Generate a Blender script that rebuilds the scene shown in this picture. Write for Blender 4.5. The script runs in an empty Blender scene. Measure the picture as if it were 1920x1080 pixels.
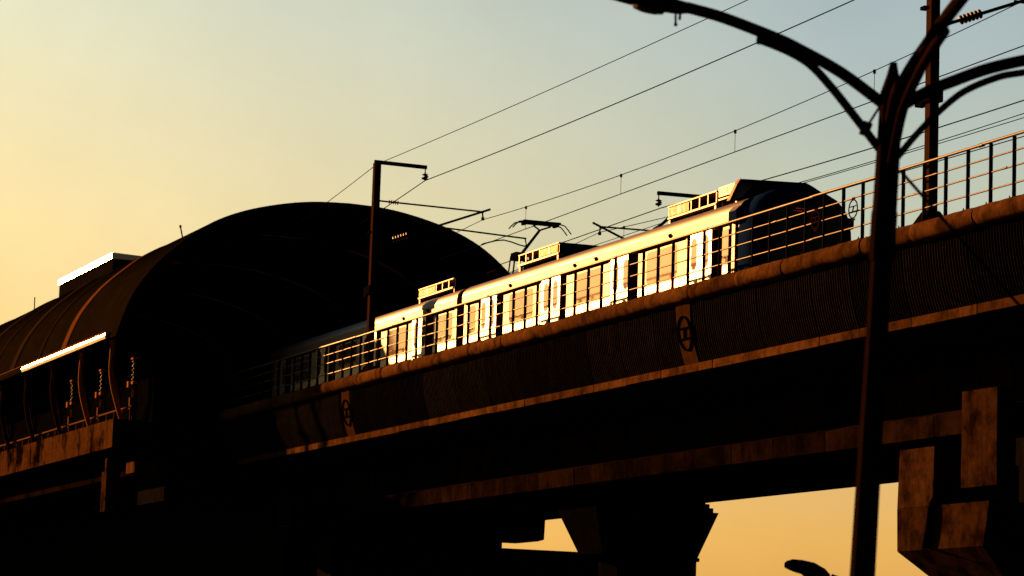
import bpy, math, random
from mathutils import Vector, Matrix
R = math.radians
random.seed(7)
scene = bpy.context.scene
COL = scene.collection
EYE = 1.6            # eye height; geometry below is written with the eye at z = 0
ROOT = {}

# ------------------------------------------------------------------ materials
def new_mat(name):
    m = bpy.data.materials.new(name); m.use_nodes = True
    nt = m.node_tree; b = nt.nodes['Principled BSDF']
    return m, nt, b

def plain(name, col, rough=0.6, metal=0.0, spec=0.5, emit=None, es=0.0):
    m, nt, b = new_mat(name)
    n = nt.nodes.new('ShaderNodeTexNoise'); n.inputs['Scale'].default_value = 9; n.inputs['Detail'].default_value = 5
    tc = nt.nodes.new('ShaderNodeTexCoord'); nt.links.new(tc.outputs['Object'], n.inputs['Vector'])
    mx = nt.nodes.new('ShaderNodeMix'); mx.data_type = 'RGBA'
    mx.inputs[6].default_value = (*[c * 0.78 for c in col], 1); mx.inputs[7].default_value = (*[min(1, c * 1.2) for c in col], 1)
    nt.links.new(n.outputs['Fac'], mx.inputs[0]); nt.links.new(mx.outputs[2], b.inputs['Base Color'])
    mr = nt.nodes.new('ShaderNodeMapRange'); mr.inputs[3].default_value = max(0, rough - .08); mr.inputs[4].default_value = min(1, rough + .08)
    nt.links.new(n.outputs['Fac'], mr.inputs[0]); nt.links.new(mr.outputs[0], b.inputs['Roughness'])
    b.inputs['Metallic'].default_value = metal; b.inputs['Specular IOR Level'].default_value = spec
    if emit:
        b.inputs['Emission Color'].default_value = (*emit, 1); b.inputs['Emission Strength'].default_value = es
    return m

def concrete(name, col, stain=0.5, streak=(2.2, 2.2, .22), rough=0.9, var=0.25, bump=0.25, contrast=(.35, .7), spec=.02):
    """weathered concrete: mottled base, run-down stains, per-piece tone and fine bump"""
    m, nt, b = new_mat(name); L = nt.links.new; N = nt.nodes.new
    tc = N('ShaderNodeTexCoord')
    n1 = N('ShaderNodeTexNoise'); n1.inputs['Scale'].default_value = 2.3; n1.inputs['Detail'].default_value = 9; n1.inputs['Roughness'].default_value = .65
    L(tc.outputs['Object'], n1.inputs['Vector'])
    mp = N('ShaderNodeMapping'); mp.inputs['Scale'].default_value = streak; L(tc.outputs['Object'], mp.inputs['Vector'])
    n2 = N('ShaderNodeTexNoise'); n2.inputs['Scale'].default_value = 2.0; n2.inputs['Detail'].default_value = 7; n2.inputs['Roughness'].default_value = .6
    L(mp.outputs['Vector'], n2.inputs['Vector'])
    r2 = N('ShaderNodeValToRGB'); r2.color_ramp.elements[0].position = contrast[0]; r2.color_ramp.elements[1].position = contrast[1]
    r2.color_ramp.elements[0].color = (1 - stain,) * 3 + (1,); r2.color_ramp.elements[1].color = (1, 1, 1, 1)
    L(n2.outputs['Fac'], r2.inputs['Fac'])
    r1 = N('ShaderNodeValToRGB'); r1.color_ramp.elements[0].position = .3; r1.color_ramp.elements[1].position = .72
    r1.color_ramp.elements[0].color = (*[c * .62 for c in col], 1); r1.color_ramp.elements[1].color = (*[c * 1.28 for c in col], 1)
    L(n1.outputs['Fac'], r1.inputs['Fac'])
    mu = N('ShaderNodeMix'); mu.data_type = 'RGBA'; mu.blend_type = 'MULTIPLY'; mu.inputs[0].default_value = 1
    L(r1.outputs['Color'], mu.inputs[6]); L(r2.outputs['Color'], mu.inputs[7])
    oi = N('ShaderNodeObjectInfo'); mr = N('ShaderNodeMapRange'); mr.inputs[3].default_value = 1 - var; mr.inputs[4].default_value = 1 + var
    L(oi.outputs['Random'], mr.inputs[0])
    m2 = N('ShaderNodeMix'); m2.data_type = 'RGBA'; m2.blend_type = 'MULTIPLY'; m2.inputs[0].default_value = 1
    L(mu.outputs[2], m2.inputs[6]); L(mr.outputs[0], m2.inputs[7]); L(m2.outputs[2], b.inputs['Base Color'])
    n3 = N('ShaderNodeTexNoise'); n3.inputs['Scale'].default_value = 22; n3.inputs['Detail'].default_value = 6; L(tc.outputs['Object'], n3.inputs['Vector'])
    bp = N('ShaderNodeBump'); bp.inputs['Strength'].default_value = bump; bp.inputs['Distance'].default_value = .03
    L(n3.outputs['Fac'], bp.inputs['Height']); L(bp.outputs['Normal'], b.inputs['Normal'])
    b.inputs['Roughness'].default_value = rough; b.inputs['Specular IOR Level'].default_value = spec
    return m

def steel(name, col, rough, wav=0.0, dirt=.25):
    """brushed stainless body steel with faint panel waviness and dull patches"""
    m, nt, b = new_mat(name); L = nt.links.new; N = nt.nodes.new
    tc = N('ShaderNodeTexCoord'); mp = N('ShaderNodeMapping'); mp.inputs['Scale'].default_value = (.25, 1, 5); L(tc.outputs['Object'], mp.inputs['Vector'])
    n = N('ShaderNodeTexNoise'); n.inputs['Scale'].default_value = 3; n.inputs['Detail'].default_value = 6; L(mp.outputs['Vector'], n.inputs['Vector'])
    r = N('ShaderNodeValToRGB'); r.color_ramp.elements[0].position = .3; r.color_ramp.elements[1].position = .7
    r.color_ramp.elements[0].color = (*[c * (1 - dirt) for c in col], 1); r.color_ramp.elements[1].color = (*col, 1)
    L(n.outputs['Fac'], r.inputs['Fac']); L(r.outputs['Color'], b.inputs['Base Color'])
    mr = N('ShaderNodeMapRange'); mr.inputs[3].default_value = rough - .07; mr.inputs[4].default_value = rough + .1
    L(n.outputs['Fac'], mr.inputs[0]); L(mr.outputs[0], b.inputs['Roughness'])
    b.inputs['Metallic'].default_value = 1
    if wav:
        n2 = N('ShaderNodeTexNoise'); n2.inputs['Scale'].default_value = .9; n2.inputs['Detail'].default_value = 3; L(tc.outputs['Object'], n2.inputs['Vector'])
        bp = N('ShaderNodeBump'); bp.inputs['Strength'].default_value = wav; bp.inputs['Distance'].default_value = .05
        L(n2.outputs['Fac'], bp.inputs['Height']); L(bp.outputs['Normal'], b.inputs['Normal'])
    return m

def stained(name, col, dark=.06, scale=1.0, lo=.40, hi=.56, run=.6, var=.3):
    """old pier concrete: big dark damp blotches, run-down streaks and rust-brown mottling"""
    m, nt, b = new_mat(name); L = nt.links.new; N = nt.nodes.new
    tc = N('ShaderNodeTexCoord')
    mp = N('ShaderNodeMapping'); mp.inputs['Scale'].default_value = (1, 1, .8); L(tc.outputs['Object'], mp.inputs['Vector'])
    n1 = N('ShaderNodeTexNoise'); n1.inputs['Scale'].default_value = 1.5 * scale; n1.inputs['Detail'].default_value = 12; n1.inputs['Roughness'].default_value = .62; n1.inputs['Distortion'].default_value = .1
    L(mp.outputs['Vector'], n1.inputs['Vector'])
    r1 = N('ShaderNodeValToRGB'); r1.color_ramp.elements[0].position = lo; r1.color_ramp.elements[1].position = hi
    r1.color_ramp.elements[0].color = (dark,) * 3 + (1,); r1.color_ramp.elements[1].color = (1, 1, 1, 1); L(n1.outputs['Fac'], r1.inputs['Fac'])
    mq = N('ShaderNodeMapping'); mq.inputs['Scale'].default_value = (4.5, 4.5, .18); L(tc.outputs['Object'], mq.inputs['Vector'])
    n2 = N('ShaderNodeTexNoise'); n2.inputs['Scale'].default_value = 1.6; n2.inputs['Detail'].default_value = 8; n2.inputs['Roughness'].default_value = .7; L(mq.outputs['Vector'], n2.inputs['Vector'])
    r2 = N('ShaderNodeValToRGB'); r2.color_ramp.elements[0].position = .36; r2.color_ramp.elements[1].position = .58
    r2.color_ramp.elements[0].color = (run, run, run, 1); r2.color_ramp.elements[1].color = (1, 1, 1, 1); L(n2.outputs['Fac'], r2.inputs['Fac'])
    n3 = N('ShaderNodeTexNoise'); n3.inputs['Scale'].default_value = 4.5; n3.inputs['Detail'].default_value = 10; n3.inputs['Roughness'].default_value = .7; L(tc.outputs['Object'], n3.inputs['Vector'])
    r3 = N('ShaderNodeValToRGB'); r3.color_ramp.elements[0].position = .3; r3.color_ramp.elements[1].position = .7
    r3.color_ramp.elements[0].color = (*[c * .55 for c in col], 1); r3.color_ramp.elements[1].color = (*[c * 1.35 for c in col], 1); L(n3.outputs['Fac'], r3.inputs['Fac'])
    a = N('ShaderNodeMix'); a.data_type = 'RGBA'; a.blend_type = 'MULTIPLY'; a.inputs[0].default_value = 1; L(r3.outputs['Color'], a.inputs[6]); L(r1.outputs['Color'], a.inputs[7])
    c = N('ShaderNodeMix'); c.data_type = 'RGBA'; c.blend_type = 'MULTIPLY'; c.inputs[0].default_value = 1; L(a.outputs[2], c.inputs[6]); L(r2.outputs['Color'], c.inputs[7])
    oi = N('ShaderNodeObjectInfo'); mr = N('ShaderNodeMapRange'); mr.inputs[3].default_value = 1 - var; mr.inputs[4].default_value = 1 + var; L(oi.outputs['Random'], mr.inputs[0])
    e = N('ShaderNodeMix'); e.data_type = 'RGBA'; e.blend_type = 'MULTIPLY'; e.inputs[0].default_value = 1; L(c.outputs[2], e.inputs[6]); L(mr.outputs[0], e.inputs[7])
    L(e.outputs[2], b.inputs['Base Color'])
    bp = N('ShaderNodeBump'); bp.inputs['Strength'].default_value = .35; bp.inputs['Distance'].default_value = .03; L(n3.outputs['Fac'], bp.inputs['Height']); L(bp.outputs['Normal'], b.inputs['Normal'])
    b.inputs['Roughness'].default_value = .9; b.inputs['Specular IOR Level'].default_value = 0
    return m
def translucent(name, col, thru):
    m = plain(name, col, .8, 0, 0); nt = m.node_tree; b = nt.nodes['Principled BSDF']; o = nt.nodes['Material Output']
    t = nt.nodes.new('ShaderNodeBsdfTranslucent'); t.inputs['Color'].default_value = (*thru, 1)
    x = nt.nodes.new('ShaderNodeMixShader'); x.inputs[0].default_value = .5
    nt.links.new(b.outputs[0], x.inputs[1]); nt.links.new(t.outputs[0], x.inputs[2]); nt.links.new(x.outputs[0], o.inputs['Surface'])
    return m

M = {}
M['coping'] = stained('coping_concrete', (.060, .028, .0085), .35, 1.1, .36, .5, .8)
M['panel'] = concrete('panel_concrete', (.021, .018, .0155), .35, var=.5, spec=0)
M['strip'] = stained('edge_concrete', (.056, .026, .0075), .35, .7, .36, .54, .75, .4)
M['plate'] = concrete('emblem_concrete', (.036, .017, .0055), .35, var=.1, spec=0)
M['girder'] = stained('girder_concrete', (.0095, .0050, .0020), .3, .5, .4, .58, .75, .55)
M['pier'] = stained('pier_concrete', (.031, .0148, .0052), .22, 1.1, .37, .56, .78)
M['wall'] = stained('station_concrete', (.055, .025, .0075), .06, .5, .42, .54, .45)
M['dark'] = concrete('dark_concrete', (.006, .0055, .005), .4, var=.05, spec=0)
M['shaded'] = concrete('shaded_concrete', (.002, .0018, .0015), .4, var=.05, spec=0)  # near-black concrete copy, shade on the middle pier put into the colour
M['roof'] = concrete('roof_sheet', (.0125, .0095, .005), .6, (7, .25, .25), var=0, bump=0, spec=0)
M['skylight'] = translucent('skylight_sheet', (.14, .055, .014), (.12, .11, .075))
M['skylight_dim'] = translucent('dim_skylight_sheet', (.030, .019, .010), (.09, .085, .06))  # dimmer sheet for the strips farther back and the roof seams
M['alu'] = steel('bright_aluminium', (.8, .74, .66), .28)
M['steel'] = steel('car_body_steel', (.060, .056, .05), .55, .06)
M['cantrail'] = steel('cantrail_steel', (.026, .0245, .0225), .55, .05, .3)
M['door'] = steel('door_steel', (.15, .148, .14), .36, .04, .1)
M['roofsteel'] = steel('roof_steel', (.055, .048, .042), .5, .05, .25)
def mirror_glass():
    m, nt, b = new_mat('mirror_glass'); N = nt.nodes.new; tc = N('ShaderNodeTexCoord'); n = N('ShaderNodeTexNoise'); n.inputs['Scale'].default_value = .8
    nt.links.new(tc.outputs['Object'], n.inputs['Vector']); r = N('ShaderNodeMapRange'); r.inputs[3].default_value = .05; r.inputs[4].default_value = .085
    nt.links.new(n.outputs['Fac'], r.inputs[0]); nt.links.new(r.outputs[0], b.inputs['Roughness'])
    b.inputs['Base Color'].default_value = (.60, .45, .32, 1); b.inputs['Metallic'].default_value = .9; return m
M['glass'] = mirror_glass()
M['screen'] = plain('windscreen_glass', (.004, .004, .005), .1, 0, .3)
M['black'] = plain('black_rubber_and_shade', (.0015, .0015, .0015), .95, 0, 0)
M['navy'] = plain('navy_paint', (.003, .0115, .052), .9, 0, 0)
M['navyroof'] = plain('navy_hood', (.0015, .003, .010), .9, 0, 0)
M['iron'] = plain('dark_iron', (.003, .0026, .0022), .8, 0, 0)
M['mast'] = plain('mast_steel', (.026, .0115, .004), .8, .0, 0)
M['rail'] = plain('railing_steel', (.020, .0165, .0075), .5, 0, .06)
M['post'] = plain('railing_post_steel', (.013, .0105, .006), .7, 0, 0)
M['medal'] = plain('medallion_iron', (.016, .006, .004), .7, 0, 0)
M['wire'] = plain('wire_copper', (.002, .002, .002), .8, 0, .0)
M['lamp'] = plain('lamp_paint', (.0065, .003, .0016), .8, 0, .0)
M['lampglass'] = plain('lamp_glass', (.022, .018, .012), .3, 0, .1)
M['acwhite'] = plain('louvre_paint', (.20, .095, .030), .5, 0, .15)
M['fitting'] = plain('fitting_metal', (.11, .052, .015), .6, 0, 0)
M['porcelain'] = plain('porcelain', (.006, .0016, .001), .5, 0, .05)
M['white'] = plain('white_paint', (.6, .6, .58), .5)
M['red'] = plain('led_red', (.2, .01, .01), .5, emit=(1, .06, .04), es=.06)
M['ground'] = concrete('ground_dust', (.014, .012, .010), .3, var=0)
M['asphalt'] = concrete('asphalt', (.014, .014, .014), .3, var=0)
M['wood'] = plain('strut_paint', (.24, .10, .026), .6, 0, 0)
M['far'] = concrete('plaster_dark', (.006, .0055, .005), .3, var=0)

# ------------------------------------------------------------------ mesh helpers
class MB:
    def __init__(s): s.v = []; s.f = []; s.m = []; s.sm = []
    def face(s, idx, m=0, smooth=False): s.f.append(idx); s.m.append(m); s.sm.append(smooth)
    def add(s, pts):
        o = len(s.v); s.v += [tuple(p) for p in pts]; return o
    def box(s, x0, x1, y0, y1, z0, z1, m=0):
        if x0 > x1: x0, x1 = x1, x0
        if y0 > y1: y0, y1 = y1, y0
        o = s.add([(x, y, z) for z in (z0, z1) for x, y in ((x0, y0), (x1, y0), (x1, y1), (x0, y1))])
        for q in ((3, 2, 1, 0), (4, 5, 6, 7), (0, 1, 5, 4), (1, 2, 6, 5), (2, 3, 7, 6), (3, 0, 4, 7)):
            s.face([o + i for i in q], m)
        return s
    def loft(s, rings, m=0, smooth=False, closed=True, caps=True):
        n = len(rings[0]); os_ = [s.add(r) for r in rings]
        for a, b in zip(os_, os_[1:]):
            for i in range(n if closed else n - 1):
                j = (i + 1) % n
                s.face([a + i, a + j, b + j, b + i], m, smooth)
        if caps and closed:
            a = s.add(rings[0]); s.face([a + i for i in reversed(range(n))], m)
            b = s.add(rings[-1]); s.face([b + i for i in range(n)], m)
        return s
    def prism_x(s, prof, x0, x1, m=0, smooth=False):
        return s.loft([[(x0, y, z) for y, z in prof], [(x1, y, z) for y, z in prof]], m, smooth)
    def tube(s, pts, r, seg=8, m=0, caps=True, smooth=True):
        pts = [Vector(p) for p in pts]
        rs = r if isinstance(r, (list, tuple)) else [r] * len(pts)
        t0 = (pts[1] - pts[0]).normalized()
        up = Vector((0, 0, 1)) if abs(t0.z) < .9 else Vector((1, 0, 0))
        u = (up - t0 * up.dot(t0)).normalized(); rings = []
        for i, p in enumerate(pts):
            t = ((pts[min(i + 1, len(pts) - 1)] - pts[max(i - 1, 0)])).normalized()
            u = (u - t * u.dot(t)).normalized(); w = t.cross(u)
            rings.append([p + (u * math.cos(a) + w * math.sin(a)) * rs[i] for a in [2 * math.pi * k / seg for k in range(seg)]])
        return s.loft(rings, m, smooth, True, caps)
    def bar(s, p, q, w, h, m=0):
        """rectangular bar between two points, w across, h upright"""
        p, q = Vector(p), Vector(q); t = (q - p).normalized()
        up = Vector((0, 0, 1)) if abs(t.z) < .95 else Vector((1, 0, 0))
        a = t.cross(up).normalized() * w / 2; b = a.cross(t).normalized() * h / 2
        return s.loft([[c + a + b, c - a + b, c - a - b, c + a - b] for c in (p, q)], m)
    def build(s, name, mats, parent=None):
        me = bpy.data.meshes.new(name)
        base = Vector((0, 0, 0)); rt = parent
        while rt is not None and rt.parent is not None: rt = rt.parent
        if rt is not None: base = ROOT.get(rt.name, Vector((0, 0, 0)))
        me.from_pydata([(x - base.x, y - base.y, z + EYE - base.z) for x, y, z in s.v], [], s.f)
        for mt in (mats if isinstance(mats, (list, tuple)) else [mats]): me.materials.append(mt)
        me.polygons.foreach_set('material_index', s.m); me.polygons.foreach_set('use_smooth', s.sm)
        import bmesh
        bm = bmesh.new(); bm.from_mesh(me); bmesh.ops.recalc_face_normals(bm, faces=bm.faces); bm.to_mesh(me); bm.free()
        o = bpy.data.objects.new(name, me); COL.objects.link(o)
        if parent is not None: o.parent = parent
        return o

def tag(o, label=None, cat=None, group=None, kind=None):
    if label: o['label'] = label
    if cat: o['category'] = cat
    if group: o['group'] = group
    if kind: o['kind'] = kind
    return o
def thing(name, label, cat, loc, group=None):
    o = bpy.data.objects.new(name, None); COL.objects.link(o)
    o.location = (loc[0], loc[1], loc[2] + EYE); o.empty_display_size = .3
    ROOT[o.name] = Vector(o.location)
    return tag(o, label, cat, group)
def copy_tree(o, parent=None, off=(0, 0, 0), label=None):
    c = o.copy(); COL.objects.link(c)
    if parent is not None: c.parent = parent
    else: c.location = Vector(o.location) + Vector(off)
    if label: c['label'] = label
    for ch in list(o.children): copy_tree(ch, c)
    return c
def repeat(o, dx=0, dy=0, dz=0):
    """a copy of a part, shifted, under the same parent"""
    c = o.copy(); COL.objects.link(c); c.location = Vector(o.location) + Vector((dx, dy, dz)); return c
def arc(n, a0, a1): return [a0 + (a1 - a0) * i / n for i in range(n + 1)]
def smooth_line(p, n=6):
    """Catmull-Rom through points"""
    p = [Vector(q) for q in p]; q = [p[0] * 2 - p[1]] + p + [p[-1] * 2 - p[-2]]; out = []
    for i in range(1, len(q) - 2):
        for k in range(n):
            t = k / n
            out.append(.5 * ((2 * q[i]) + (q[i + 1] - q[i - 1]) * t + (2 * q[i - 1] - 5 * q[i] + 4 * q[i + 1] - q[i + 2]) * t * t + (3 * q[i] - q[i - 1] - 3 * q[i + 1] + q[i + 2]) * t ** 3))
    out.append(p[-1]); return out

# ------------------------------------------------------------------ ground
G = -EYE
tag(MB().box(-2500, 700, -1200, 2200, G - .3, G).build('ground', M['ground']), kind='structure')
b = MB().box(-900, 200, 18, 29, G + .004, G + .006)
tag(b.build('road', M['asphalt']), kind='structure')

# ------------------------------------------------------------------ viaduct
XN, XF = -46.0, -121.0
via = thing('viaduct', 'concrete elevated railway viaduct with ribbed parapet carrying the train', 'viaduct', (-84, 39, G))
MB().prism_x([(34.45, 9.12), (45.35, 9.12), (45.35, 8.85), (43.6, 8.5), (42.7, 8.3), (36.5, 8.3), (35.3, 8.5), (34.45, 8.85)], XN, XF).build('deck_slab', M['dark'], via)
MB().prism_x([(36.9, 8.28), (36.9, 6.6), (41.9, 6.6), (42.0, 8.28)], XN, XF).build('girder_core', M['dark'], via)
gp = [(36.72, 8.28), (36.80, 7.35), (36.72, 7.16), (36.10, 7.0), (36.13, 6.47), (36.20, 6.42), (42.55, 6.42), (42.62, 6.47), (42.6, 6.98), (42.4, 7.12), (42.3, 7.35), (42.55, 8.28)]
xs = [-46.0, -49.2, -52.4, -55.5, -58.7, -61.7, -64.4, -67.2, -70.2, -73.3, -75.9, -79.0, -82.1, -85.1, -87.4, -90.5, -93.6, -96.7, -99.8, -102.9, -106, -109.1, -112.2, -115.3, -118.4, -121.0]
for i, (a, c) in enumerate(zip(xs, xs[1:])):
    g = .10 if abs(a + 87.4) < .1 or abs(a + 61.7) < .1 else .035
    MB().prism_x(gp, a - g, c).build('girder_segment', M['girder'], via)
MB().prism_x([(45.1, 9.13), (45.35, 9.13), (45.35, 10.9), (45.1, 10.9)], XN, XF).build('far_parapet', M['dark'], via)
for y in (36.01, 37.69, 41.6, 43.28):
    b = MB(); b.box(XN, XF - 60, y - .25, y + .25, 9.125, 9.3, 0); b.box(XN, XF - 60, y - .036, y + .036, 9.3, 9.46, 1)
    b.build('track_rail', [M['dark'], M['iron']], via)

# coping: a rounded bar, cast in short lengths
cx = [-46, -49.3, -52.5, -55.6, -58.6, -61.5, -64.0, -65.63, -68.3, -71.05, -74.04, -76.9, -79.73, -82.98, -85.3, -88.2, -91.1, -94.03, -97, -100, -103, -106, -109, -112, -115, -118, -121]
cp = []
for a in arc(7, -90, -270):      # outer half round
    cp.append((33.88 + .15 * math.cos(R(a)), 10.965 + .225 * math.sin(R(a))))
cp += [(34.22, 11.19), (34.22, 10.72), (34.0, 10.72)]
for a, c in zip(cx, cx[1:]):
    rings = []; n = 9; dy = random.uniform(-.012, .012); dz = random.uniform(-.012, .012)
    for k in range(n + 1):
        x = a - .015 + (c - a + .015) * k / n
        e = .012 if k in (0, n) else 0
        jy = random.uniform(-.010, .010); jz = random.uniform(-.010, .010)
        rings.append([(x, y + dy + jy + (e if y < 33.95 else 0), z + dz + jz + (-e if z > 11 else (e if z < 10.85 else 0))) for y, z in cp])
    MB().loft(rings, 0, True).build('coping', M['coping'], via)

# parapet panels: curved in at the foot, cast with close upright fins
px = [-46.2, -49.6, -52.9, -56.1, -59.24, -62.32, -64.95, -67.08, -70.19, -73.41, -76.83, -79.3, -81.7, -84.18, -87.3, -90.2, -93.18, -96.22, -99.3, -102.4, -105.5, -108.6, -111.7, -114.8, -118, -121]
def py(z):
    t = max(0, min(1, (10.75 - z) / 1.68)); return 33.98 + .06 * t + .27 * t ** 2.2
zs = [10.75 - 1.68 * k / 8 for k in range(9)]
emb_x = (-74.74, -104.6)
for a, c in zip(px, px[1:]):
    x0, x1 = a - .02, c + .02
    n = max(8, round((x0 - x1) / .125)); s = (x0 - x1) / n
    cols = []
    flat = [e for e in emb_x if c < e < a]
    for k in range(n):
        xa = x0 - k * s
        if flat and abs(xa - s / 2 - flat[0]) < .48: cols += [(xa, 0.0), (xa - s, 0.0)]
        else: cols += [(xa, .075), (xa - s * .36, .072), (xa - s * .5, 0.0), (xa - s * .62, 0.0)]
    cols.append((x1, .075))
    # back sheet and fins as one skin
    b = MB(); front = [[(x, py(z) + d, z) for x, d in cols] for z in zs]
    b.loft(front, 0, False, closed=False, caps=False)
    back = [(x0, 34.45), (x1, 34.45)]
    o = b.add([(x0, 34.5, 10.75), (x1, 34.5, 10.75), (x0, 34.5, 9.07), (x1, 34.5, 9.07)])
    b.face([o, o + 1, o + 3, o + 2])
    pn = b.build('parapet_panel', M['panel'], via)
    MB().box(x0, x1, py(9.07) - .03 + random.uniform(-.01, .01), 34.7, 8.85 + random.uniform(-.012, .012), 9.066).build('edge_strip', M['strip'], pn)
    for e in flat:
        # smooth plate with a ring, two bars and a slanted stroke
        bb = MB(); bb.loft([[(e + .46, py(z) - .004, z), (e - .46, py(z) - .004, z), (e - .46, py(z) - .03, z), (e + .46, py(z) - .03, z)] for z in reversed(zs)], 0)
        pl = bb.build('emblem_plate', M['plate'], pn)
        ring = MB()
        def on(u, w, d): z = 9.9 + w; return (e + u, py(z) - .036 - d, z)
        for k in range(28):
            p0, p1 = 2 * math.pi * k / 28, 2 * math.pi * (k + 1) / 28
            ring.loft([[on(r_ * .86 * math.cos(p), r_ * math.sin(p) * .98, d) for r_, d in ((.455, 0), (.495, 0), (.495, .03), (.455, .03))] for p in (p0, p1)], 0, caps=False)
        for w in (.14, -.15): ring.loft([[on(u, w - .02, 0), on(u, w + .02, 0), on(u, w + .02, .03), on(u, w - .02, .03)] for u in (-.38, .38)], 0)
        ring.loft([[on(-.03 + k, w, 0), on(.04 + k, w, 0), on(.04 + k, w, .03), on(-.03 + k, w, .03)] for w, k in ((-.13, -.05), (.12, .05))], 0)
        # parts of the panel only go one level deeper, so the ring hangs on the panel too
        ring.build('emblem', M['black'], pn)

# ------------------------------------------------------------------ piers
def frustum(b, x0, x1, y0, y1, z0, X0, X1, Y0, Y1, z1, m=0):
    b.loft([[(x0, y0, z0), (x1, y0, z0), (x1, y1, z0), (x0, y1, z0)], [(X0, Y0, z1), (X1, Y0, z1), (X1, Y1, z1), (X0, Y1, z1)]], m)
pr = thing('bridge_pier', 'rain stained concrete pier with stepped cap, nearest, right of the street lamp post', 'pier', (-63, 39, G), 'piers under the viaduct')
b = MB(); frustum(b, -65.24, -61.1, 35.6, 42.6, 3.67, -65.28, -60.85, 35.6, 42.8, 4.72); b.build('pier_cap', M['pier'], pr)
b = MB(); frustum(b, -65.28, -63.52, 35.602, 36.0, 4.726, -65.22, -63.5, 35.62, 36.0, 6.16)
b.box(-65.25, -63.53, 36.0, 42.6, 4.726, 6.1); b.build('bearing_block', M['pier'], pr)
b = MB(); frustum(b, -61.98, -60.36, 35.5, 36.0, 5.06, -61.92, -60.3, 35.46, 36.0, 7.34)
b.box(-62.1, -61.98, 35.56, 36.0, 5.08, 5.8); b.build('restrainer_block', M['pier'], pr)
b = MB(); b.box(-63.4, -59.4, 36.45, 42.3, 4.72, 6.4); b.build('bearing_pedestal', M['dark'], pr)
b = MB(); frustum(b, -63.9, -62.3, 38.0, 40.4, 1.6, -65.24, -61.1, 35.6, 42.6, 3.665); b.box(-63.9, -62.3, 38.0, 40.4, G, 1.6); b.build('pier_column', M['pier'], pr)
b = MB(); b.tube(smooth_line([(-63.40, 35.62, 4.9), (-63.46, 35.55, 4.7), (-63.55, 35.53, 4.2), (-63.72, 35.53, 3.7)]), .085, 8); b.build('drain_pipe', M['black'], pr)

pm = thing('bridge_pier', 'dark tapered hammerhead pier under the middle of the viaduct, silhouetted against the sky', 'pier', (-89, 39, G), 'piers under the viaduct')
b = MB(); frustum(b, -89.7, -87.75, 37.3, 40.62, 4.38, -90.7, -87.5, 36.9, 41.22, 5.85); b.build('pier_cap', M['shaded'], pm)
b = MB(); b.box(-90.3, -87.62, 37.2, 41.08, 5.855, 6.0); b.box(-90.1, -87.7, 37.4, 40.98, 6.005, 6.13); b.box(-90.0, -87.8, 37.6, 40.88, 6.135, 6.41); b.build('bearing_pedestal', M['shaded'], pm)
b = MB(); frustum(b, -89.5, -87.95, 37.9, 40.1, 4.2, -89.7, -87.75, 37.3, 40.62, 4.375); b.box(-89.5, -87.95, 37.9, 40.1, G, 4.2); b.build('pier_column', M['shaded'], pm)

pp = thing('bridge_pier', 'broad black wall pier with flat cap beam beside the station end', 'pier', (-111, 39, G), 'piers under the viaduct')
MB().prism_x([(33.8, 6.41), (33.8, 5.95), (34.1, 5.82), (43.95, 5.82), (44.22, 5.9), (44.25, 6.9), (33.9, 6.9)], -112.4, -110).build('cap_beam', M['dark'], pp)
MB().box(-112, -110.2, 35.5, 42.52, G, 5.815).build('pier_wall', M['dark'], pp)

# ------------------------------------------------------------------ railing on the coping
rl = thing('metal_railing', 'steel safety railing with four rails along the viaduct coping in front of the train', 'railing', (-84, 33.98, 11.19))
RY = 33.98
def rail_line(z, r, name):
    b = MB(); x = -46.0
    while x > -120.5:
        l = random.choice((4.2, 6.3, 5.25)); e = max(x - l, -120.6); j = random.uniform(-.008, .008)
        b.tube([(x, RY + j, z + j), (e, RY + j, z + random.uniform(-.012, .012))], r, 8)
        b.tube([(e + .09, RY, z), (e - .09, RY, z)], r * 1.3, 8); x = e
    return b.build(name, M['rail'], rl)
rail_line(12.62, .038, 'top_rail')
for z in (12.27, 11.93, 11.53): rail_line(z, .022, 'middle_rail')
b = MB(); b.box(-57.164, -57.136, RY - .045, RY + .045, 11.17, 12.6); b.box(-57.25, -57.05, RY - .1, RY + .1, 11.17, 11.20)
for dx, dy in ((-.07, -.07), (.07, -.07), (-.07, .07), (.07, .07)): b.tube([(-57.15 + dx, RY + dy, 11.19), (-57.15 + dx, RY + dy, 11.25)], .014, 6)
post = b.build('post', M['post'], rl)
for k in range(-9, 62):
    if k: repeat(post, -1.02 * k)
b = MB(); cxm = -66.74
for r0, r1 in ((.212, .24),):
    for k in range(28):
        p0, p1 = 2 * math.pi * k / 28, 2 * math.pi * (k + 1) / 28
        b.loft([[(cxm + r_ * math.cos(p), RY - .03 - d, 11.99 + r_ * math.sin(p)) for r_, d in ((r0, 0), (r1, 0), (r1, .02), (r0, .02))] for p in (p0, p1)], 0, caps=False)
for w in (.065, -.065): b.box(cxm - .215, cxm + .215, RY - .05, RY - .03, 11.99 + w - .011, 11.99 + w + .011)
b.loft([[(cxm + k - .02, RY - .05, 11.99 + w), (cxm + k + .02, RY - .05, 11.99 + w), (cxm + k + .02, RY - .03, 11.99 + w), (cxm + k - .02, RY - .03, 11.99 + w)] for w, k in ((-.06, -.03), (.06, .03))], 0)
for w in (.265, -.265): b.box(cxm - .07, cxm + .08, RY - .045, RY - .02, 11.99 + w - .025, 11.99 + w + .02)
em = b.build('emblem', M['medal'], rl); repeat(em, 2.02)

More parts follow.
